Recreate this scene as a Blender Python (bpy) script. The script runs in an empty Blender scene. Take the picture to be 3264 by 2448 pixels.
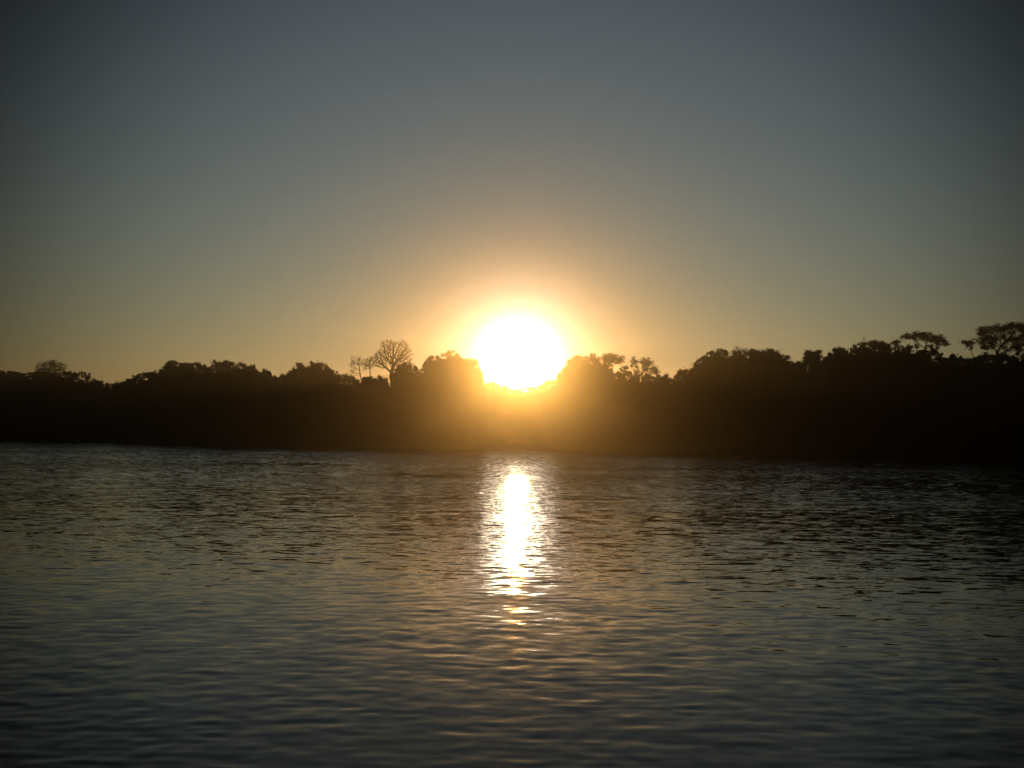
import bpy, math, random
import numpy as np
from mathutils import Vector, Matrix

sc = bpy.context.scene
R = math.radians
COL = sc.collection

# ------------------------------------------------------------------ camera
W0, H0, F0 = 3264.0, 2448.0, 3069.0          # photograph size, focal length in its pixels
CAM_H = 2.6
cam_d = bpy.data.cameras.new("camera")
cam_d.sensor_width = 36.0
cam_d.lens = 36.0 * F0 / W0
cam_d.clip_start = 0.1
cam_d.clip_end = 6000
cam = bpy.data.objects.new("camera", cam_d)
COL.objects.link(cam)
cam.matrix_world = (Matrix.Translation((0, 0, CAM_H)) @ Matrix.Rotation(R(90 + 3.04), 4, 'X')
                    @ Matrix.Rotation(R(0.6), 4, 'Z'))
sc.camera = cam
CM = np.array(cam.matrix_world)[:3, :3]


def ray(px, py):
    return CM @ np.array([(px - W0 / 2) / F0, -(py - H0 / 2) / F0, -1.0])


def at(px, py, Y):
    d = ray(px, py)
    return np.array([0, 0, CAM_H]) + d * (Y / d[1])


# ------------------------------------------------------------------ sky, sun, exposure
s = ray(1652, 1150)
s /= np.linalg.norm(s)
SUN_EL = math.asin(s[2])
SUN_AZ = math.atan2(s[0], s[1])

world = bpy.data.worlds.new("World")
sc.world = world
world.use_nodes = True
nt = world.node_tree
nt.nodes.clear()
N = nt.nodes.new
out = N('ShaderNodeOutputWorld')
sky = N('ShaderNodeTexSky')
sky.sky_type = 'NISHITA'
sky.sun_disc = False
sky.sun_elevation = SUN_EL
sky.sun_rotation = SUN_AZ
sky.altitude = 100
sky.air_density = 1.5
sky.dust_density = 0.2
sky.ozone_density = 2.4
bg = N('ShaderNodeBackground')
bg.inputs['Strength'].default_value = 0.05
hsv = N('ShaderNodeHueSaturation')          # thin haze greys the sky a little
hsv.inputs['Saturation'].default_value = 0.84
nt.links.new(sky.outputs[0], hsv.inputs['Color'])
nt.links.new(hsv.outputs[0], bg.inputs['Color'])
# the sun's aureole: light scattered forward by the air round the sun, a function of the angle from the sun
tc = N('ShaderNodeTexCoord')
dot = N('ShaderNodeVectorMath')
dot.operation = 'DOT_PRODUCT'
nt.links.new(tc.outputs['Generated'], dot.inputs[0])
dot.inputs[1].default_value = tuple(s)
ac = N('ShaderNodeMath')
ac.operation = 'ARCCOSINE'
ac.use_clamp = False
nt.links.new(dot.outputs['Value'], ac.inputs[0])


def falloff(width, power):
    """exp(-(angle/width)^power) as nodes"""
    prev = ac.outputs[0]
    for op, v in (('DIVIDE', R(width)), ('POWER', power), ('MULTIPLY', -1.0), ('EXPONENT', 0.0)):
        m = N('ShaderNodeMath'); m.operation = op
        nt.links.new(prev, m.inputs[0]); m.inputs[1].default_value = v
        prev = m.outputs[0]
    return prev


def times(sock, k, plus=0.0):
    m = N('ShaderNodeMath'); m.operation = 'MULTIPLY_ADD'
    nt.links.new(sock, m.inputs[0]); m.inputs[1].default_value = k; m.inputs[2].default_value = plus
    return m.outputs[0]


# the evening sky dims away from the sunset; lens vignetting is put into this falloff too
nt.links.new(times(falloff(29, 5), 0.074 * 0.97, 0.074 * 0.03), bg.inputs['Strength'])
AUREOLE = [  # width in degrees, power, radiance
    (1.25, 2.0, (32.0, 26.0, 17.0)),
    (2.05, 2.0, (2.2, 1.7, 0.95)),
    (3.3, 2.0, (0.05, 0.40, 0.9)),
]
acc = bg.outputs[0]
for w, p, colr in AUREOLE:
    b = N('ShaderNodeBackground')
    mx = max(colr)
    b.inputs['Color'].default_value = (*[c / mx for c in colr], 1)
    nt.links.new(times(falloff(w, p), mx), b.inputs['Strength'])
    ad = N('ShaderNodeAddShader')
    nt.links.new(acc, ad.inputs[0]); nt.links.new(b.outputs[0], ad.inputs[1])
    acc = ad.outputs[0]
nt.links.new(acc, out.inputs['Surface'])
world.cycles.sampling_method = 'MANUAL'
world.cycles.sample_map_resolution = 2048

sun_d = bpy.data.lights.new("sun", 'SUN')
sun_d.energy = 2.9
sun_d.angle = R(0.53)
sun_d.color = (1.0, 0.47, 0.10)
sun = bpy.data.objects.new("sun", sun_d)
COL.objects.link(sun)
sun.rotation_euler = Vector(s).to_track_quat('Z', 'Y').to_euler()
sun.location = (0, 0, 60)

sc.view_settings.view_transform = 'Standard'
sc.view_settings.look = 'None'
sc.view_settings.exposure = -0.35
sc.view_settings.gamma = 1.0
sc.cycles.use_denoising = True
sc.cycles.denoising_input_passes = 'RGB_ALBEDO'
sc.cycles.max_bounces = 6
sc.cycles.sample_clamp_indirect = 4
sc.cycles.volume_bounces = 1

# ------------------------------------------------------------------ materials


def principled(name, base, rough=0.8, ior=None):
    m = bpy.data.materials.new(name); m.use_nodes = True
    b = m.node_tree.nodes['Principled BSDF']
    b.inputs['Base Color'].default_value = (*base, 1)
    b.inputs['Roughness'].default_value = rough
    if not ior: b.inputs['Specular IOR Level'].default_value = 0.02
    if ior: b.inputs['IOR'].default_value = ior
    return m, m.node_tree, b


def noisy(name, c1, c2, scale, rough=0.8):
    m, t, b = principled(name, c1, rough)
    tcn = t.nodes.new('ShaderNodeTexCoord')
    nz = t.nodes.new('ShaderNodeTexNoise'); nz.inputs['Scale'].default_value = scale
    nz.inputs['Detail'].default_value = 5
    rp = t.nodes.new('ShaderNodeValToRGB')
    rp.color_ramp.elements[0].color = (*c1, 1); rp.color_ramp.elements[0].position = 0.35
    rp.color_ramp.elements[1].color = (*c2, 1); rp.color_ramp.elements[1].position = 0.65
    t.links.new(tcn.outputs['Object'], nz.inputs['Vector'])
    t.links.new(nz.outputs['Fac'], rp.inputs['Fac'])
    t.links.new(rp.outputs['Color'], b.inputs['Base Color'])
    return m


def leafy(name, c1, c2):
    m = noisy(name, c1, c2, 0.9, 0.9)
    t = m.node_tree
    b = t.nodes['Principled BSDF']; b.inputs['Specular IOR Level'].default_value = 0.02
    tr = t.nodes.new('ShaderNodeBsdfTranslucent')
    rp = [n for n in t.nodes if n.type == 'VALTORGB'][0]
    t.links.new(rp.outputs['Color'], tr.inputs['Color'])
    mx = t.nodes.new('ShaderNodeMixShader'); mx.inputs[0].default_value = 0.06
    o = t.nodes['Material Output']
    t.links.new(b.outputs[0], mx.inputs[1]); t.links.new(tr.outputs[0], mx.inputs[2])
    t.links.new(mx.outputs[0], o.inputs['Surface'])
    return m


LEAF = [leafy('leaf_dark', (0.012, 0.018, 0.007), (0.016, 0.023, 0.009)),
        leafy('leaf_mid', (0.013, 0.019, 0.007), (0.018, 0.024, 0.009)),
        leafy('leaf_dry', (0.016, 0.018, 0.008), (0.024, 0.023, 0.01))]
BARK = noisy('bark', (0.015, 0.013, 0.009), (0.03, 0.025, 0.018), 2.5, 0.9)
BARK_GREY = noisy('bark_grey', (0.03, 0.027, 0.022), (0.06, 0.052, 0.043), 2.5, 0.9)
EARTH = noisy('wet_mud', (0.014, 0.012, 0.007), (0.028, 0.022, 0.013), 0.4, 0.95)


# river water: muddy dark body, mirror-like skin; fine ripples tilt the normal
def water_material():
    m, t, b = principled('river_water', (0.010, 0.010, 0.006), 0.04, 1.333)
    n = t.nodes.new
    geo = n('ShaderNodeNewGeometry')
    b.inputs['Specular Tint'].default_value = (1.0, 0.94, 0.84, 1)      # tea-coloured river

    def slopes(sx, sy, rot, amp, detail, warp=0.0):
        mp = n('ShaderNodeMapping'); mp.inputs['Scale'].default_value = (sx, sy, 1)
        mp.inputs['Rotation'].default_value = (0, 0, R(rot))
        t.links.new(geo.outputs['Position'], mp.inputs['Vector'])
        nz = n('ShaderNodeTexNoise'); nz.inputs['Scale'].default_value = 1
        nz.inputs['Detail'].default_value = detail; nz.inputs['Roughness'].default_value = 0.55
        nz.inputs['Distortion'].default_value = warp
        t.links.new(mp.outputs[0], nz.inputs['Vector'])
        sb = n('ShaderNodeVectorMath'); sb.operation = 'SUBTRACT'; sb.inputs[1].default_value = (.5, .5, .5)
        t.links.new(nz.outputs['Color'], sb.inputs[0])
        ml = n('ShaderNodeVectorMath'); ml.operation = 'MULTIPLY'; ml.inputs[1].default_value = (amp * 0.65, amp, 0)
        t.links.new(sb.outputs[0], ml.inputs[0])
        return ml.outputs[0]

    # patches of ruffled and of calmer water
    mp = n('ShaderNodeMapping'); mp.inputs['Scale'].default_value = (0.02, 0.07, 1)
    t.links.new(geo.outputs['Position'], mp.inputs['Vector'])
    pz = n('ShaderNodeTexNoise'); pz.inputs['Scale'].default_value = 1; pz.inputs['Detail'].default_value = 3
    t.links.new(mp.outputs[0], pz.inputs['Vector'])
    pr = n('ShaderNodeMapRange'); pr.inputs['From Min'].default_value = 0.35; pr.inputs['From Max'].default_value = 0.65
    pr.inputs['To Min'].default_value = 0.4; pr.inputs['To Max'].default_value = 1.45
    t.links.new(pz.outputs['Fac'], pr.inputs['Value'])
    a = slopes(3.0, 8.5, 6, 0.36, 3, 0.4)
    c = slopes(1.1, 3.0, -9, 0.22, 2, 0.3)
    ad0 = n('ShaderNodeVectorMath'); ad0.operation = 'ADD'
    t.links.new(a, ad0.inputs[0]); t.links.new(c, ad0.inputs[1])
    # scattered steep little crests, their faces towards the boat
    mc = n('ShaderNodeMapping'); mc.inputs['Scale'].default_value = (1.0, 4.5, 1); mc.inputs['Rotation'].default_value = (0, 0, R(4))
    t.links.new(geo.outputs['Position'], mc.inputs['Vector'])
    cz = n('ShaderNodeTexNoise'); cz.inputs['Scale'].default_value = 1; cz.inputs['Detail'].default_value = 3; cz.inputs['Distortion'].default_value = 0.5
    t.links.new(mc.outputs[0], cz.inputs['Vector'])
    cr = n('ShaderNodeMapRange'); cr.interpolation_type = 'SMOOTHSTEP'
    cr.inputs['From Min'].default_value = 0.62; cr.inputs['From Max'].default_value = 0.72
    cr.inputs['To Min'].default_value = 0.0; cr.inputs['To Max'].default_value = -0.55
    t.links.new(cz.outputs['Fac'], cr.inputs['Value'])
    sp = n('ShaderNodeSeparateXYZ'); t.links.new(geo.outputs['Position'], sp.inputs[0])
    cn = n('ShaderNodeMapRange'); cn.inputs['From Min'].default_value = 10; cn.inputs['From Max'].default_value = 26
    t.links.new(sp.outputs['Y'], cn.inputs['Value'])
    cm = n('ShaderNodeMath'); cm.operation = 'MULTIPLY'
    t.links.new(cr.outputs[0], cm.inputs[0]); t.links.new(cn.outputs[0], cm.inputs[1])
    cx = n('ShaderNodeCombineXYZ'); t.links.new(cm.outputs[0], cx.inputs['Y'])
    ad = n('ShaderNodeVectorMath'); ad.operation = 'ADD'
    t.links.new(ad0.outputs[0], ad.inputs[0]); t.links.new(cx.outputs[0], ad.inputs[1])
    # smoother in the lee close to the boat
    sep = n('ShaderNodeSeparateXYZ'); t.links.new(geo.outputs['Position'], sep.inputs[0])
    nr = n('ShaderNodeMapRange'); nr.inputs['From Min'].default_value = 7; nr.inputs['From Max'].default_value = 45
    nr.inputs['To Min'].default_value = 0.30; nr.inputs['To Max'].default_value = 1.25
    t.links.new(sep.outputs['Y'], nr.inputs['Value'])
    nf = n('ShaderNodeMapRange'); nf.inputs['From Min'].default_value = 55; nf.inputs['From Max'].default_value = 125
    nf.inputs['To Min'].default_value = 0.0; nf.inputs['To Max'].default_value = 0.8
    t.links.new(sep.outputs['Y'], nf.inputs['Value'])
    ns = n('ShaderNodeMath'); ns.operation = 'ADD'
    t.links.new(nr.outputs[0], ns.inputs[0]); t.links.new(nf.outputs[0], ns.inputs[1])
    mm = n('ShaderNodeMath'); mm.operation = 'MULTIPLY'
    t.links.new(pr.outputs[0], mm.inputs[0]); t.links.new(ns.outputs[0], mm.inputs[1])
    scl = n('ShaderNodeVectorMath'); scl.operation = 'SCALE'
    t.links.new(ad.outputs[0], scl.inputs[0]); t.links.new(mm.outputs[0], scl.inputs['Scale'])
    fin = n('ShaderNodeVectorMath'); fin.operation = 'ADD'
    t.links.new(scl.outputs[0], fin.inputs[0]); t.links.new(geo.outputs['Normal'], fin.inputs[1])
    nm = n('ShaderNodeVectorMath'); nm.operation = 'NORMALIZE'
    t.links.new(fin.outputs[0], nm.inputs[0])
    t.links.new(nm.outputs[0], b.inputs['Normal'])
    return m


WATER = water_material()

# ------------------------------------------------------------------ mesh helpers


def mesh_obj(name, verts, faces, mat, parent=None, smooth=False, loc=None):
    """faces: (n,k) index array, k = 3 or 4"""
    verts = np.asarray(verts, np.float32); faces = np.asarray(faces, np.int32)
    if loc is not None: verts = verts - np.asarray(loc, np.float32)
    me = bpy.data.meshes.new(name)
    k = faces.shape[1]; nf = len(faces)
    me.vertices.add(len(verts)); me.vertices.foreach_set('co', verts.ravel())
    me.loops.add(nf * k); me.loops.foreach_set('vertex_index', faces.ravel())
    me.polygons.add(nf)
    me.polygons.foreach_set('loop_start', np.arange(0, nf * k, k, dtype=np.int32))
    if smooth: me.polygons.foreach_set('use_smooth', np.ones(nf, bool))
    me.update(calc_edges=True)
    me.materials.append(mat)
    o = bpy.data.objects.new(name, me); COL.objects.link(o)
    if parent is not None: o.parent = parent
    return o


def thing(name, label, cat, loc, group=None):
    o = bpy.data.objects.new(name, None); COL.objects.link(o)
    o.empty_display_size = 0.5
    o.location = tuple(loc); o['label'] = label; o['category'] = cat
    if group: o['group'] = group
    return o


def leaves(rng, centers, size, ratio=0.45, flat=0.0):
    """one small diamond leaf spray at each centre; size scalar or array"""
    n = len(centers)
    u = rng.normal(size=(n, 3)); u[:, 2] *= (1 - flat); u /= np.linalg.norm(u, axis=1)[:, None]
    w = rng.normal(size=(n, 3)); v = np.cross(u, w); v /= np.linalg.norm(v, axis=1)[:, None] + 1e-9
    L = (np.ones(n) * size * rng.uniform(0.6, 1.3, n))[:, None] * 0.5
    k = np.cross(u, v) * L * 0.25
    P = np.stack([centers - u * L, centers + v * L * ratio + k, centers + u * L, centers - v * L * ratio + k], 1)
    return P.reshape(-1, 3), np.arange(4 * n).reshape(n, 4)


def prism(nodes, parent, rad, sides=5):
    """tapered limbs along a skeleton: one prism per edge"""
    idx = np.where(parent >= 0)[0]
    a = nodes[parent[idx]]; b = nodes[idx]
    rb = rad[idx]; ra = np.minimum(rad[parent[idx]], rb * 1.35)
    d = b - a; d /= np.linalg.norm(d, axis=1)[:, None] + 1e-9
    ref = np.where(np.abs(d[:, 2:3]) > 0.9, [[1.0, 0, 0]], [[0, 0, 1.0]])
    u = np.cross(d, ref); u /= np.linalg.norm(u, axis=1)[:, None]
    v = np.cross(d, u)
    ang = np.arange(sides) * 2 * math.pi / sides
    ring = u[:, None, :] * np.cos(ang)[None, :, None] + v[:, None, :] * np.sin(ang)[None, :, None]
    A = a[:, None, :] + ring * ra[:, None, None]; B = b[:, None, :] + d[:, None, :] * (rb * 0.5)[:, None, None] + ring * rb[:, None, None]
    V = np.concatenate([A, B], 1).reshape(-1, 3)
    base = np.arange(len(idx))[:, None] * 2 * sides
    j = np.arange(sides); jn = (j + 1) % sides
    Fq = np.stack([base + j, base + jn, base + jn + sides, base + j + sides], 2).reshape(-1, 4)
    return V, Fq


def grow(rng, base, attract, seg, infl, kill, first=None, jitter=0.12, iters=140, tip=0.02, expo=2.3, gravity=0.0):
    """space colonisation: a skeleton growing from base to the attraction points"""
    nodes = [np.array(base, float)]; par = [-1]
    for p in (first or []):
        p = np.array(p, float)
        while np.linalg.norm(p - nodes[-1]) > seg * 1.3:
            d = p - nodes[-1]; d /= np.linalg.norm(d)
            nodes.append(nodes[-1] + d * seg + rng.normal(size=3) * seg * 0.06); par.append(len(nodes) - 2)
    at_ = np.array(attract, float)
    nodes_a = np.array(nodes); par_a = list(par)
    alive = np.ones(len(at_), bool)
    for it in range(iters):
        if not alive.any(): break
        A = at_[alive]
        D = np.linalg.norm(A[:, None] - nodes_a[None], axis=2)
        near = D.argmin(1); dm = D.min(1)
        ok = dm < infl * (1.0 if it > 3 else 99)
        if not ok.any(): ok = dm <= dm.min() * 1.2
        dirs = {}
        for i in np.where(ok)[0]:
            v = A[i] - nodes_a[near[i]]
            dirs.setdefault(near[i], []).append(v / (np.linalg.norm(v) + 1e-9))
        new = []
        for k, vs in dirs.items():
            v = np.mean(vs, 0) + rng.normal(size=3) * jitter; v[2] += gravity
            v /= np.linalg.norm(v) + 1e-9
            q = nodes_a[k] + v * seg
            new.append(q); par_a.append(k)
        nodes_a = np.concatenate([nodes_a, np.array(new)])
        D2 = np.linalg.norm(at_[:, None] - np.array(new)[None], axis=2).min(1)
        alive &= D2 > kill
    par_a = np.array(par_a); n = len(nodes_a)
    kids = np.bincount(par_a[par_a >= 0], minlength=n)
    r = np.zeros(n)
    for i in range(n - 1, -1, -1):
        if kids[i] == 0: r[i] = tip ** expo
        if par_a[i] >= 0: r[par_a[i]] += r[i]
    return nodes_a, par_a, r ** (1 / expo), kids == 0


# ------------------------------------------------------------------ the far bank: where the water ends, in plan
BX = np.array([-900, 0, 700, 1300, 1900, 2564, 3264, 4300.])
BD = np.array([330, 268, 204, 180, 168, 148, 137, 124.])


def bank_d(px): return float(np.interp(px, BX, BD))


bank_pts = [at(px, 1400, bank_d(px))[:2] for px in np.linspace(-900, 4300, 80)]
bank_x = np.array([p[0] for p in bank_pts]); bank_y = np.array([p[1] for p in bank_pts])

# ------------------------------------------------------------------ water
def build_water():
    rng = np.random.default_rng(7)
    ys = [-120, -60, -30, -15, -8, -4, -1, 1.0, 2.0]
    while ys[-1] < 420: ys.append(ys[-1] + (min(max(0.03, 0.0045 * ys[-1]), 0.17) if ys[-1] < 285 else 0.9))
    xs = [0.0]
    while xs[-1] < 420: xs.append(xs[-1] + max(0.06, min((xs[-1] - 6) * 0.012, 0.5) if xs[-1] > 6 else 0) * (1 if xs[-1] < 120 else 6))
    xs = np.array(xs); xs = np.concatenate([-xs[:0:-1], xs]); ys = np.array(ys)
    gx = np.gradient(xs); gy = np.gradient(ys)
    X, Y = np.meshgrid(xs, ys)
    Z = np.zeros_like(X)
    patch = 0.8 + 0.3 * np.sin(X * 0.11 + Y * 0.05 + 1.3) * np.sin(Y * 0.13 - X * 0.04) + 0.22 * np.sin(X * 0.31 + 0.7 * np.sin(Y * 0.4)) * np.sin(Y * 0.55 + X * 0.12)
    def ss(a, b):
        t = np.clip((Y - a) / (b - a), 0, 1); return t * t * (3 - 2 * t)
    patch = patch * (1 + 2.1 * ss(13, 42) + 0.8 * ss(50, 100) + 2.6 * ss(72, 120))     # the open river is more ruffled
    longw = 0.15 + 0.85 * ss(14, 60)
    nW = 190
    lam = np.exp(rng.uniform(math.log(0.16), math.log(2.4), nW))
    for l in lam:
        k = 2 * math.pi / l
        ang = rng.normal(math.pi / 2 + 0.10, 0.75)
        if rng.random() < 0.5: ang += math.pi
        slope = 0.0029 * (l / 0.5) ** (-0.35)
        kx, ky = k * math.cos(ang), k * math.sin(ang)
        samp = np.abs(kx) * gx[None, :] + np.abs(ky) * gy[:, None]
        fade = np.clip((2.7 - samp) / 0.8, 0, 1)
        if l > 0.55: fade = fade * longw
        ph = rng.uniform(0, 6.283)
        w = 0.35 * np.sin(0.31 * X * (ky / k) - 0.23 * Y * (kx / k) + ph * 3)
        Z += fade * slope / k * patch * np.sin(kx * X + ky * Y + ph + w)
    nx, ny = len(xs), len(ys)
    V = np.stack([X, Y, Z], 2).reshape(-1, 3)
    i = np.arange(nx - 1)[None, :] + nx * np.arange(ny - 1)[:, None]
    Fq = np.stack([i, i + 1, i + 1 + nx, i + nx], 2).reshape(-1, 4)
    o = mesh_obj('river', V, Fq, WATER, smooth=True)
    o['kind'] = 'structure'
    print('water quads', len(Fq))


build_water()

# ------------------------------------------------------------------ land behind the far bank, river bed
def build_land():
    rng = np.random.default_rng(3)
    V = []; offs = [(-2.5, -0.9), (0, -0.03), (0.7, 0.35), (1.8, 0.6), (4, 0.8), (10, 1.0), (30, 1.2), (90, 1.3), (260, 1.3), (700, 1.3)]
    n = len(bank_x)
    for dy, z in offs:
        for i in range(n):
            V.append((bank_x[i] * (1 + max(dy, 0) / 220.0), bank_y[i] + dy + rng.normal() * 0.12, z + rng.normal() * 0.05 * (z > 0.2)))
    i = np.arange(n - 1)[None, :] + n * np.arange(len(offs) - 1)[:, None]
    Fq = np.stack([i, i + 1, i + 1 + n, i + n], 2).reshape(-1, 4)
    o = mesh_obj('river_bank', V, Fq, EARTH, smooth=True); o['kind'] = 'structure'
    x0 = 430
    o = mesh_obj('river_bed', [(-x0, -130, -0.95), (x0, -130, -0.95), (x0, 430, -0.95), (-x0, 430, -0.95)], [(0, 1, 2, 3)], EARTH)
    o['kind'] = 'structure'


build_land()

# ------------------------------------------------------------------ skyline traced from the photograph (its pixels)
SK = np.array([(-400, 1190), (-120, 1186), (0, 1184), (38, 1186), (70, 1194), (81, 1202), (92, 1194), (108, 1187), (140, 1188), (170, 1191), (190, 1186), (209, 1186), (240, 1192),
 (256, 1189), (263, 1187), (274, 1191), (278, 1203), (291, 1219), (305, 1217), (316, 1215), (330, 1224), (348, 1230), (364, 1228), (375, 1219), (389, 1213), (405, 1214),
 (418, 1206), (443, 1192), (470, 1190), (494, 1187), (508, 1181), (519, 1174), (527, 1162), (535, 1154), (551, 1150), (562, 1156), (570, 1159), (595, 1158),
 (617, 1156), (634, 1161), (642, 1166), (652, 1175), (662, 1172), (670, 1157), (692, 1154), (727, 1157), (750, 1160), (771, 1160), (792, 1170), (806, 1172), (816, 1178), (822, 1191),
 (827, 1200), (833, 1180), (843, 1186), (852, 1182), (860, 1194), (869, 1200), (875, 1204), (890, 1200), (905, 1196), (916, 1197), (925, 1186), (934, 1174), (942, 1164), (951, 1159), (962, 1162), (973, 1168),
 (980, 1160), (989, 1156), (1000, 1161), (1015, 1159), (1030, 1161), (1037, 1167), (1043, 1182), (1049, 1174), (1056, 1183), (1075, 1189), (1090, 1197), (1106, 1197), (1124, 1206), (1138, 1214),
 (1144, 1219), (1157, 1206), (1175, 1204), (1195, 1208), (1215, 1204), (1228, 1207), (1236, 1222), (1243, 1228), (1252, 1200), (1265, 1168), (1280, 1158), (1300, 1158), (1318, 1168), (1330, 1178), (1337, 1188), (1343, 1175), (1347, 1162),
 (1358, 1153), (1365, 1141), (1380, 1136), (1394, 1140), (1402, 1136), (1412, 1129), (1424, 1125), (1440, 1118), (1450, 1124), (1462, 1137), (1470, 1146), (1486, 1145), (1500, 1146), (1512, 1150), (1524, 1160), (1529, 1180),
 (1532, 1200), (1538, 1215), (1548, 1224), (1560, 1222), (1573, 1221), (1590, 1228), (1611, 1235), (1630, 1242), (1643, 1244), (1668, 1237), (1697, 1239), (1722, 1231), (1738, 1219), (1755, 1216), (1770, 1211), (1779, 1198),
 (1785, 1184), (1795, 1178), (1803, 1168), (1814, 1147), (1830, 1139), (1846, 1137), (1860, 1131), (1872, 1138), (1884, 1136), (1894, 1131), (1902, 1140), (1912, 1152), (1926, 1160), (1940, 1172), (1955, 1188), (1975, 1192),
 (1990, 1189), (2005, 1190), (2018, 1194), (2030, 1204), (2045, 1207), (2062, 1200), (2078, 1203), (2100, 1200), (2120, 1200), (2135, 1201), (2145, 1213), (2152, 1204), (2158, 1185), (2168, 1182), (2178, 1187), (2189, 1184), (2200, 1178), (2211, 1179),
 (2216, 1158), (2234, 1144), (2246, 1136), (2256, 1127), (2270, 1123), (2287, 1118), (2300, 1117), (2313, 1119), (2328, 1124), (2345, 1122), (2365, 1122), (2392, 1119), (2415, 1121), (2436, 1118), (2455, 1123), (2480, 1122), (2496, 1129),
 (2510, 1136), (2525, 1150), (2538, 1157), (2552, 1158), (2570, 1150), (2610, 1152), (2624, 1153), (2633, 1148), (2643, 1131), (2655, 1122), (2668, 1114), (2684, 1117), (2700, 1114), (2715, 1109), (2726, 1104), (2740, 1094), (2754, 1092), (2772, 1090),
 (2792, 1089), (2815, 1094), (2830, 1100), (2836, 1118), (2848, 1122), (2858, 1113), (2880, 1109), (2909, 1107), (2930, 1116), (2966, 1121), (2991, 1129), (3013, 1136), (3030, 1140), (3048, 1139), (3070, 1143), (3090, 1147), (3102, 1146), (3110, 1139),
 (3125, 1136), (3140, 1133), (3170, 1129), (3197, 1129), (3216, 1138), (3240, 1133), (3264, 1130), (3400, 1126), (3600, 1135), (4000, 1120)], float)


def sky_y(px): return np.interp(px, SK[:, 0], SK[:, 1])


def px_of(P):
    """photograph column of world points (n,3), used to read the traced skyline"""
    q = (P - np.array([0, 0, CAM_H])) @ CM
    return W0 / 2 + q[:, 0] / -q[:, 2] * F0


def z_at(px, py, Y):
    """height of the sight line through a photograph pixel at depth Y"""
    d0 = np.stack([(px - W0 / 2) / F0, -(py - H0 / 2) / F0, -np.ones_like(px)], 1) @ CM.T
    return CAM_H + d0[:, 2] / d0[:, 1] * Y


M_PX = lambda Y: Y / F0      # metres per photograph pixel

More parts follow.
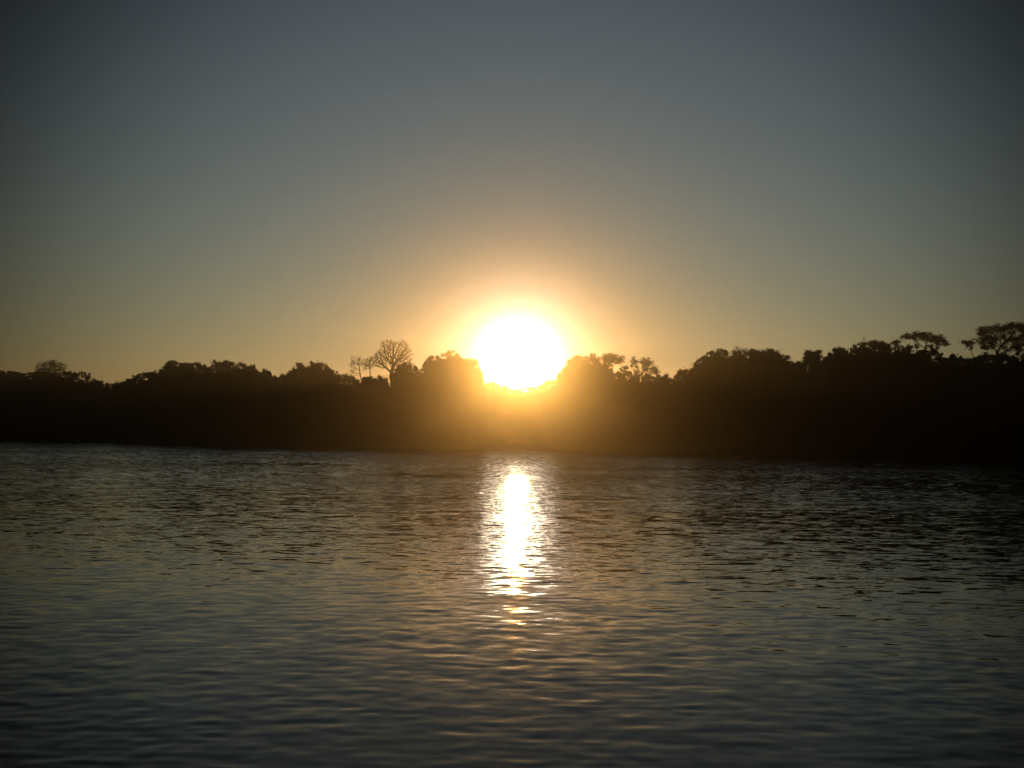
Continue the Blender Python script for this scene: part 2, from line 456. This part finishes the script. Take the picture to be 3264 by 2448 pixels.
# ------------------------------------------------------------------ broad-leaved trees of the riverside forest
def forest_tree(seed, x0, x1, label, back=5.0, dens=1.0, leaf=0.34, mat=0, fray=0.35, cat='tree', name='broadleaf_tree', low=1.0):
    rng = np.random.default_rng(seed)
    xc = (x0 + x1) / 2
    Yb = bank_d(xc)
    Yc = Yb + back
    mp = M_PX(Yc)
    hw = (x1 - x0) / 2 * mp
    c = at(xc, 1400, Yc); cx = c[0]
    top_px = sky_y(np.linspace(x0 + 4, x1 - 4, 40)).min()
    ztop = z_at(np.array([xc]), np.array([top_px]), Yc)[0]
    depth = min(max(hw * 0.85, 2.5), 6.0)
    hull_r = 0.75
    # clumps filling the crown; their tops follow the traced skyline of this very tree
    n = int(170 + hw * 95)
    u = rng.uniform(-1.12, 1.12, n); v = rng.uniform(-1, 1, n)
    X = cx + u * hw; Y = Yc + v * depth
    P = np.stack([X, np.full(n, Yc), np.full(n, 5.0)], 1)
    zs = z_at(px_of(P), sky_y(px_of(P)) - 2.5, Yc)
    zs = zs - np.where(np.abs(u) > 0.9, (np.abs(u) - 0.9) * 14, 0)          # the crown's shoulders droop past its neighbours
    zs = zs - (1 - np.sqrt(np.clip(1 - 0.8 * v * v, 0, 1))) * 3.2
    t = np.where(rng.random(n) < 0.12, rng.uniform(0, 0.03, n), rng.beta(1.0, 1.6, n))                                                # more clumps near the top
    rcl = rng.uniform(0.45, 0.95, n) * (0.75 if hw < 2.5 else 1)
    edge = t < 0.30
    rcl[edge] *= rng.uniform(0.45, 0.85, edge.sum())
    zc = zs - rcl * 0.92 - t * (zs - low) - rng.exponential(0.36, n)
    C = np.stack([X, Y, zc], 1)
    per = (90 * dens * (rcl / 0.7) ** 2).astype(int) + 14
    per = np.where(t > 0.5, (per * 0.55).astype(int), per)
    ci = np.repeat(np.arange(n), per)
    d = rng.normal(size=(len(ci), 3)); d /= np.linalg.norm(d, axis=1)[:, None]
    rr = rng.uniform(0.25, 1.0, len(ci)) ** 0.5 * (1 + (rng.random(len(ci)) < 0.12) * fray * rng.random(len(ci)))
    L = C[ci] + d * (rcl[ci] * rr)[:, None] * np.array([1.15, 1.15, 0.85])
    sz = np.where(t[ci] > 0.5, leaf * 2.0, leaf)
    # ragged edge: small tufts reaching out of the crown
    k = int(8 + hw * 6)
    ut = rng.uniform(-1.0, 1.0, k); vt = rng.uniform(-0.45, 0.45, k)
    Xt = cx + ut * hw
    Pt = np.stack([Xt, np.full(k, Yc), np.full(k, 5.0)], 1)
    zt = z_at(px_of(Pt), sky_y(px_of(Pt)), Yc) - np.where(np.abs(ut) > 0.9, (np.abs(ut) - 0.9) * 14, 0)
    zt += rng.normal(-0.12, 0.22, k) + rng.exponential(0.10 * (1 + fray), k) * (rng.random(k) < 0.5)
    ti = np.repeat(np.arange(k), 16)
    lean = rng.normal(size=(k, 3)) * 0.35; lean[:, 2] = 1.0
    hgt = rng.uniform(-0.9, 0.12, len(ti))[:, None]
    Lt = np.stack([Xt, Yc + vt * depth, zt], 1)[ti] + lean[ti] * hgt + rng.normal(size=(len(ti), 3)) * 0.19 * (0.75 - hgt)
    L = np.concatenate([L, Lt]); sz = np.concatenate([sz, np.full(len(Lt), leaf * 0.85)])
    k = int(6 + hw * 6)                                                      # leafy knobs
    ut = rng.uniform(-1.0, 1.0, k); Xt = cx + ut * hw
    Pt = np.stack([Xt, np.full(k, Yc), np.full(k, 5.0)], 1)
    zt = z_at(px_of(Pt), sky_y(px_of(Pt)), Yc) - np.where(np.abs(ut) > 0.9, (np.abs(ut) - 0.9) * 14, 0)
    rk = rng.uniform(0.22, 0.6, k); zt += -rk * 0.45 + rng.normal(0.0, 0.20, k)
    ti = np.repeat(np.arange(k), (150 * rk).astype(int) + 12)
    d = rng.normal(size=(len(ti), 3)); d /= np.linalg.norm(d, axis=1)[:, None]
    Lt = np.stack([Xt, Yc + rng.uniform(-0.4, 0.4, k) * depth, zt], 1)[ti] + d * (rng.random(len(ti)) ** 0.4 * rk[ti] * rng.uniform(0.7, 1.1, len(ti)))[:, None]
    L = np.concatenate([L, Lt]); sz = np.concatenate([sz, np.full(len(Lt), leaf * 0.9)])
    # inside of the crown: bigger sprays that close it
    m = int(hw * depth * 40)
    ui = rng.uniform(-0.95, 0.95, m); vi = rng.uniform(-0.7, 0.7, m)
    Xi = cx + ui * hw
    Pi = np.stack([Xi, np.full(m, Yc), np.full(m, 5.0)], 1)
    zi = z_at(px_of(Pi), sky_y(px_of(Pi)) + 6, Yc) - 0.9 - (1 - np.sqrt(1 - 0.8 * vi * vi)) * 3.0
    Zi = low + (zi - low) * rng.uniform(0, 1, m)
    L = np.concatenate([L, np.stack([Xi, Yc + vi * depth, Zi], 1)]); sz = np.concatenate([sz, np.full(m, 0.95)])
    V, Fq = leaves(rng, L, sz)
    base = (cx, Yc, 0.7)
    o = thing(name, label, cat, base, 'trees of the riverside forest' if cat == 'tree' else None)
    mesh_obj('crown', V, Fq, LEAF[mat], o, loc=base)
    # trunk with limbs reaching into the crown
    att = C[rng.choice(n, min(n, 40), replace=False)] * 1.0
    nodes, par, rad, tips = grow(rng, base, att, 0.7, 9, 0.9, first=[(cx + rng.normal() * 0.3, Yc, max(2.0, ztop * 0.3))], tip=0.028, iters=60)
    V, Fq = prism(nodes, par, rad, 6)
    mesh_obj('trunk', V, Fq, BARK, o, loc=base)
    return o


T = [  # seed, x0, x1, label, options
 (1, -130, 84, 'dark forest tree with an even top, cut off by the left edge', dict(back=6)),
 (2, 84, 284, 'broad dark tree under the faint leafless dome, with a knob at its right shoulder', dict(back=3)),
 (3, 276, 372, 'lowest dark tree of the left bank, in the dip right of the knobbed tree', dict(back=7)),
 (4, 360, 522, 'dark tree with a top sloping up to the right, beside the dip at left', dict(back=4)),
 (5, 510, 660, 'tall flat-topped dark tree, first high crown to the right of the left dip', dict(back=6)),
 (6, 655, 826, 'broad flat-topped dark tree with a frayed right edge, left of a small forked tree', dict(back=3, fray=0.6)),
 (7, 822, 880, 'small forked dark tree standing in the notch between two broad crowns', dict(back=8, fray=0.7)),
 (8, 868, 1048, 'domed dark tree with three knobs on top, left of the leafless tree and saplings', dict(back=4)),
 (9, 1036, 1146, 'dark tree with a small tuft on top, sloping down right towards the leafless saplings', dict(back=7)),
 (10, 1140, 1240, 'low rounded dark tree in front of the leafless saplings', dict(back=3)),
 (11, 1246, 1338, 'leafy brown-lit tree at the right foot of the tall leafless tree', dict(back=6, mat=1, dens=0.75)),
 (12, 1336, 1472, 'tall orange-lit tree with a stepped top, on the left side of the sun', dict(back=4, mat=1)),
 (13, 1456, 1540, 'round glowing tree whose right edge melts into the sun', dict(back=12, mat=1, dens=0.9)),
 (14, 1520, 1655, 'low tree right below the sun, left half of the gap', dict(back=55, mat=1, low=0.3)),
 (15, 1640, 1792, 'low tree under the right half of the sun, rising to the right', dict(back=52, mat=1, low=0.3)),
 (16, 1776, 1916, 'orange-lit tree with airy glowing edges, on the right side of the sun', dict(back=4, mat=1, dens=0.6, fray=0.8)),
 (17, 1904, 2020, 'dense low tree beneath the slender open-crowned tree', dict(back=3)),
 (18, 2010, 2150, 'low even tree beneath the twisted vine-hung tree', dict(back=4)),
 (19, 2142, 2222, 'small shrubby tree stepping up to the big dome on the right', dict(back=6, fray=0.7)),
 (20, 2206, 2372, 'left half of the big dark dome right of the sun, rising in steps', dict(back=3)),
 (21, 2360, 2548, 'right half of the big dark dome, falling off towards the small globe tree', dict(back=5)),
 (22, 2536, 2640, 'low dark tree under the small globe tree', dict(back=7)),
 (23, 2626, 2726, 'dark tree with a ragged top between the globe tree and the spiky tree', dict(back=4, fray=0.6)),
 (24, 2714, 2842, 'dark tree with spiky fronds sticking out of its top', dict(back=6, fray=0.9)),
 (25, 2834, 2992, 'dark flat tree below the flat-topped umbrella tree', dict(back=3)),
 (26, 2980, 3112, 'low dark tree in the gap between the umbrella tree and the tallest tree', dict(back=5)),
 (27, 3100, 3330, 'broad dark tree below the tallest tree, at the right edge', dict(back=3)),
]
for seed, x0, x1, lab, kw in T:
    forest_tree(seed, x0, x1, lab, **kw)


# ------------------------------------------------------------------ trees that stand out above the forest
def pxw(px, py, Y): return at(px, py, Y)


def blob_points(rng, blobs, n, Y, depth):
    """points in ellipsoids given as (px, py, rx, ry) on the photograph, at depth Y, with real thickness"""
    area = np.array([b[2] * b[3] for b in blobs], float); area /= area.sum()
    out_ = []
    for b, a in zip(blobs, area):
        m = max(3, int(n * a))
        d = rng.normal(size=(m, 3)); d /= np.linalg.norm(d, axis=1)[:, None]
        d *= (rng.random(m) ** (1 / 3))[:, None]
        c = pxw(b[0], b[1], Y); mp = M_PX(Y)
        dd = min(depth, max(b[2], b[3]) * mp)
        out_.append(np.stack([c[0] + d[:, 0] * b[2] * mp, c[1] + d[:, 1] * dd, c[2] + d[:, 2] * b[3] * mp], 1))
    return np.concatenate(out_)


def open_tree(seed, name, label, base_px, first_px, blobs, n_att, seg, leaf_n, leaf, cat='tree', tip=0.03, depth=4.0, mat=0, bark=BARK,
              jitter=0.14, kill=1.4, expo=2.5, gravity=0.0, flat=0.0, clump=0.45, back=11.0, tips_share=0.45, spread=0.3, gaps=1.0):
    """a tree grown limb by limb into the crown volume it has in the photograph"""
    rng = np.random.default_rng(seed)
    Y = bank_d(base_px[0]) + back
    b0 = pxw(base_px[0], base_px[1], Y)
    base = np.array([b0[0], Y, 0.7])
    att = blob_points(rng, blobs, n_att, Y, depth)
    first = [pxw(p[0], p[1], Y) for p in [base_px] + first_px]
    nodes, par, rad, tips = grow(rng, base, att, seg, seg * 12, seg * kill, first=first, jitter=jitter, tip=tip, expo=expo, gravity=gravity)
    o = thing(name, label, cat, base)
    V, Fq = prism(nodes, par, rad, 5)
    mesh_obj('trunk', V, Fq, bark, o, loc=base)
    if leaf_n:
        ends = nodes[rad < tip * 1.6]
        k = int(leaf_n * tips_share)
        c1 = ends[rng.integers(0, len(ends), k)] + rng.normal(size=(k, 3)) * spread * np.array([1, 1, 0.7])
        area = sum(math.pi * b[2] * b[3] for b in blobs) * M_PX(Y) ** 2
        cc = blob_points(rng, blobs, max(8, int(area / (clump * clump * 2.2 * gaps))), Y, depth)
        k = leaf_n - k
        d = rng.normal(size=(k, 3)); d /= np.linalg.norm(d, axis=1)[:, None]
        d *= (rng.random(k) ** 0.45)[:, None] * clump * rng.uniform(0.6, 1.3, len(cc))[rng.integers(0, len(cc), k)][:, None]
        c2 = cc[rng.integers(0, len(cc), k)] + d * np.array([1.2, 1.2, 0.75])
        V, Fq = leaves(rng, np.concatenate([c1, c2]), leaf, flat=flat)
        mesh_obj('crown', V, Fq, LEAF[mat], o, loc=base)
    return o


open_tree(101, 'leafless_tree', 'faint leafless dome-shaped tree rising behind the forest at far left', (160, 1200), [(160, 1190)],
          [(165, 1172, 46, 20), (165, 1158, 28, 13), (128, 1174, 18, 14), (198, 1178, 12, 12), (145, 1180, 30, 12)], 420, 0.5, 2600, 0.3, depth=5, mat=2, tips_share=0.7, spread=0.5, clump=0.5)
open_tree(102, 'leafless_tree', 'tall leafless tree with a rounded fan of fine twigs, left of the sun', (1250, 1246), [(1251, 1225), (1245, 1200), (1249, 1180)],
          [(1240, 1120, 34, 40), (1214, 1146, 30, 30), (1286, 1130, 32, 42), (1192, 1158, 20, 14), (1236, 1096, 28, 18), (1282, 1096, 24, 17), (1298, 1168, 26, 22), (1258, 1150, 20, 26), (1205, 1132, 14, 18)], 3200, 0.24, 420, 0.2, mat=2, tips_share=0.9, spread=0.25, tip=0.026, depth=3.6, bark=BARK_GREY, expo=2.5, kill=1.1, jitter=0.28)
open_tree(103, 'leafless_sapling', 'thin sapling leaning left, leftmost beside the tall leafless tree', (1153, 1222), [(1151, 1205), (1147, 1185)],
          [(1137, 1150, 22, 18), (1126, 1170, 14, 22), (1150, 1150, 14, 16), (1122, 1190, 10, 10)], 130, 0.28, 240, 0.28, depth=1.5, mat=2, bark=BARK_GREY, spread=0.3, kill=1.2, tip=0.026)
open_tree(104, 'leafless_sapling', 'thin upright sapling with a sparse crown, between leaning sapling and tall leafless tree', (1180, 1222), [(1180, 1205), (1180, 1190)],
          [(1178, 1155, 18, 20), (1192, 1146, 14, 10), (1166, 1165, 10, 16)], 130, 0.28, 330, 0.28, depth=1.5, mat=2, bark=BARK_GREY, spread=0.3, kill=1.2, tip=0.026)
open_tree(105, 'slender_tree', 'slender open-crowned tree with visible curved limbs, right of the sun', (1953, 1196), [(1952, 1186)],
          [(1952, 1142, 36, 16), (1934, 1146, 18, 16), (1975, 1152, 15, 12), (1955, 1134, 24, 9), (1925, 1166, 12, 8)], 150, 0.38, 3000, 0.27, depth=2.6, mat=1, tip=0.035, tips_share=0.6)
open_tree(106, 'slender_tree', 'little feathery tree at the right foot of the slender open-crowned tree', (1990, 1198), [(1990, 1188)],
          [(1992, 1172, 12, 10), (1984, 1180, 9, 8)], 50, 0.25, 520, 0.24, depth=1.0, mat=1, clump=0.3)
open_tree(107, 'vine_hung_tree', 'twisted airy tree hung with vines, standing alone in the dip right of the sun', (2048, 1208), [(2046, 1198)],
          [(2020, 1154, 14, 18), (2052, 1152, 16, 15), (2066, 1162, 16, 22), (2084, 1182, 16, 18), (2026, 1182, 12, 16), (2054, 1184, 14, 14), (2096, 1190, 8, 9)], 330, 0.27, 2700, 0.24, depth=2.6, mat=2, jitter=0.35, clump=0.32)
open_tree(108, 'leafless_tree', 'tuft of bare twigs poking out of the top of the big dark dome', (2360, 1150), [(2360, 1136)],
          [(2343, 1118, 10, 10), (2360, 1115, 14, 11), (2378, 1117, 10, 10)], 130, 0.24, 60, 0.25, depth=1.2, tip=0.026, kill=1.1)
open_tree(109, 'globe_tree', 'small globe-shaped tree standing clear of the skyline between two dark domes', (2590, 1168), [(2590, 1158)],
          [(2591, 1136, 26, 21), (2578, 1134, 14, 18), (2604, 1134, 14, 18), (2590, 1150, 20, 10)], 110, 0.4, 5200, 0.26, depth=1.8, tips_share=0.3)
open_tree(110, 'umbrella_tree', 'flat-topped umbrella tree with bare forking stems, second tallest on the right', (2946, 1134), [(2946, 1126)],
          [(2925, 1071, 42, 10), (2962, 1076, 42, 10), (2996, 1090, 28, 9), (2892, 1076, 18, 8), (2940, 1066, 34, 6), (2980, 1080, 24, 9), (3014, 1097, 12, 6), (2922, 1104, 4, 8), (2966, 1106, 4, 8), (2988, 1110, 4, 5)], 200, 0.42, 4600, 0.25, depth=4.5, flat=0.5, jitter=0.1, clump=0.36, tip=0.035)
open_tree(111, 'slender_tree', 'small wispy tree at the left of the flat-topped umbrella tree', (2870, 1126), [(2864, 1112)],
          [(2850, 1093, 13, 7), (2862, 1088, 9, 4), (2862, 1102, 10, 6)], 50, 0.25, 700, 0.24, depth=1.0, clump=0.25)
open_tree(112, 'tall_tree', 'tallest tree, with a big layered crown full of gaps, at the right edge', (3180, 1146), [(3180, 1128), (3178, 1114)],
          [(3160, 1052, 44, 18), (3205, 1046, 42, 16), (3245, 1040, 42, 16), (3285, 1048, 38, 24), (3138, 1086, 30, 22), (3186, 1078, 40, 16), (3240, 1082, 36, 16), (3275, 1080, 32, 26), (3126, 1066, 14, 12),
           (3220, 1108, 30, 12), (3150, 1106, 26, 10), (3258, 1110, 30, 12)],
          560, 0.45, 11500, 0.27, depth=4.5, clump=0.48, tip=0.038, tips_share=0.5, gaps=1.9)
open_tree(113, 'slender_tree', 'thin leaning sapling with a few leafy tufts, left of the tallest tree', (3106, 1150), [(3101, 1132), (3094, 1114)],
          [(3088, 1096, 15, 10), (3074, 1088, 8, 4), (3100, 1093, 12, 5), (3092, 1108, 8, 6)], 60, 0.28, 760, 0.24, depth=1.0, clump=0.25)


# ------------------------------------------------------------------ undergrowth hanging to the water, forest behind
def undergrowth():
    rng = np.random.default_rng(55)
    n = 45000
    px = rng.uniform(-700, 4000, n)
    t = rng.beta(1.1, 1.5, n)
    Y = np.array([bank_d(p) for p in px])
    bump = 3.2 - 0.8 * np.exp(-((px - 1660) / 130.0) ** 2) + 1.4 * np.sin(px * 0.045) + 1.2 * np.sin(px * 0.017 + 1) + 0.7 * np.sin(px * 0.11 + 2)
    d0 = np.stack([(px - W0 / 2) / F0, np.zeros(n), -np.ones(n)], 1) @ CM.T
    X = d0[:, 0] / d0[:, 1] * Y
    off = rng.uniform(-0.6, 3.5, n)
    z = 0.02 + t * np.maximum(bump, 1.2) * (0.55 + 0.45 * np.clip(off / 2.0, 0, 1))
    Pu = np.stack([X, Y + off, z], 1)
    k = 9000                                                   # thicket at the foot of the trees set back below the sun
    q = rng.uniform(1490, 1830, k); Yq = bank_d(1650) + rng.uniform(30, 60, k)
    dq = np.stack([(q - W0 / 2) / F0, np.zeros(k), -np.ones(k)], 1) @ CM.T
    Pu = np.concatenate([Pu, np.stack([dq[:, 0] / dq[:, 1] * Yq, Yq, rng.uniform(1.0, 5.0, k)], 1)])
    V, Fq = leaves(rng, Pu, rng.choice([0.45, 0.7, 1.0], len(Pu)))
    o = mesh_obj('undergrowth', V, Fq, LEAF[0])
    o['kind'] = 'stuff'; o['label'] = 'dark undergrowth along the far bank, hanging down to the water'; o['category'] = 'undergrowth'


def background_forest():
    rng = np.random.default_rng(56)
    n = 95000
    px = rng.uniform(-800, 4100, n)
    Y = np.array([bank_d(p) for p in px]) + rng.uniform(11, 24, n) + 50 * ((px > 1545) & (px < 1775))
    top = z_at(px, sky_y(px) + 14 + 10 * np.sin(px * 0.03), Y)
    d0 = np.stack([(px - W0 / 2) / F0, np.zeros(n), -np.ones(n)], 1) @ CM.T
    X = d0[:, 0] / d0[:, 1] * Y
    z = 0.8 + rng.beta(1.0, 1.1, n) * (top - 1.6)
    V, Fq = leaves(rng, np.stack([X, Y, z], 1), rng.choice([1.1, 1.5, 2.0], n), ratio=0.6)
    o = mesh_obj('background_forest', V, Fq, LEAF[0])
    o['kind'] = 'stuff'; o['label'] = 'dark mass of forest behind the first row of trees'; o['category'] = 'forest'


undergrowth()
background_forest()

# ------------------------------------------------------------------ haze: the evening air between us and the far bank
def haze():
    x, y0, y1, z0, z1 = 470, -140, 1100, -2.0, 26.0
    V = [(-x, y0, z0), (x, y0, z0), (x, y1, z0), (-x, y1, z0), (-x, y0, z1), (x, y0, z1), (x, y1, z1), (-x, y1, z1)]
    Fq = [(0, 3, 2, 1), (4, 5, 6, 7), (0, 1, 5, 4), (1, 2, 6, 5), (2, 3, 7, 6), (3, 0, 4, 7)]
    m = bpy.data.materials.new('haze'); m.use_nodes = True
    t = m.node_tree; t.nodes.clear()
    o_ = t.nodes.new('ShaderNodeOutputMaterial'); v = t.nodes.new('ShaderNodeVolumePrincipled')
    v.inputs['Color'].default_value = (0.95, 0.92, 0.84, 1)
    v.inputs['Density'].default_value = 0.00026
    v.inputs['Anisotropy'].default_value = 0.93
    t.links.new(v.outputs[0], o_.inputs['Volume'])
    o = mesh_obj('haze', V, Fq, m); o['kind'] = 'stuff'
    o['label'] = 'thin golden evening haze over the river'; o['category'] = 'haze'


haze()
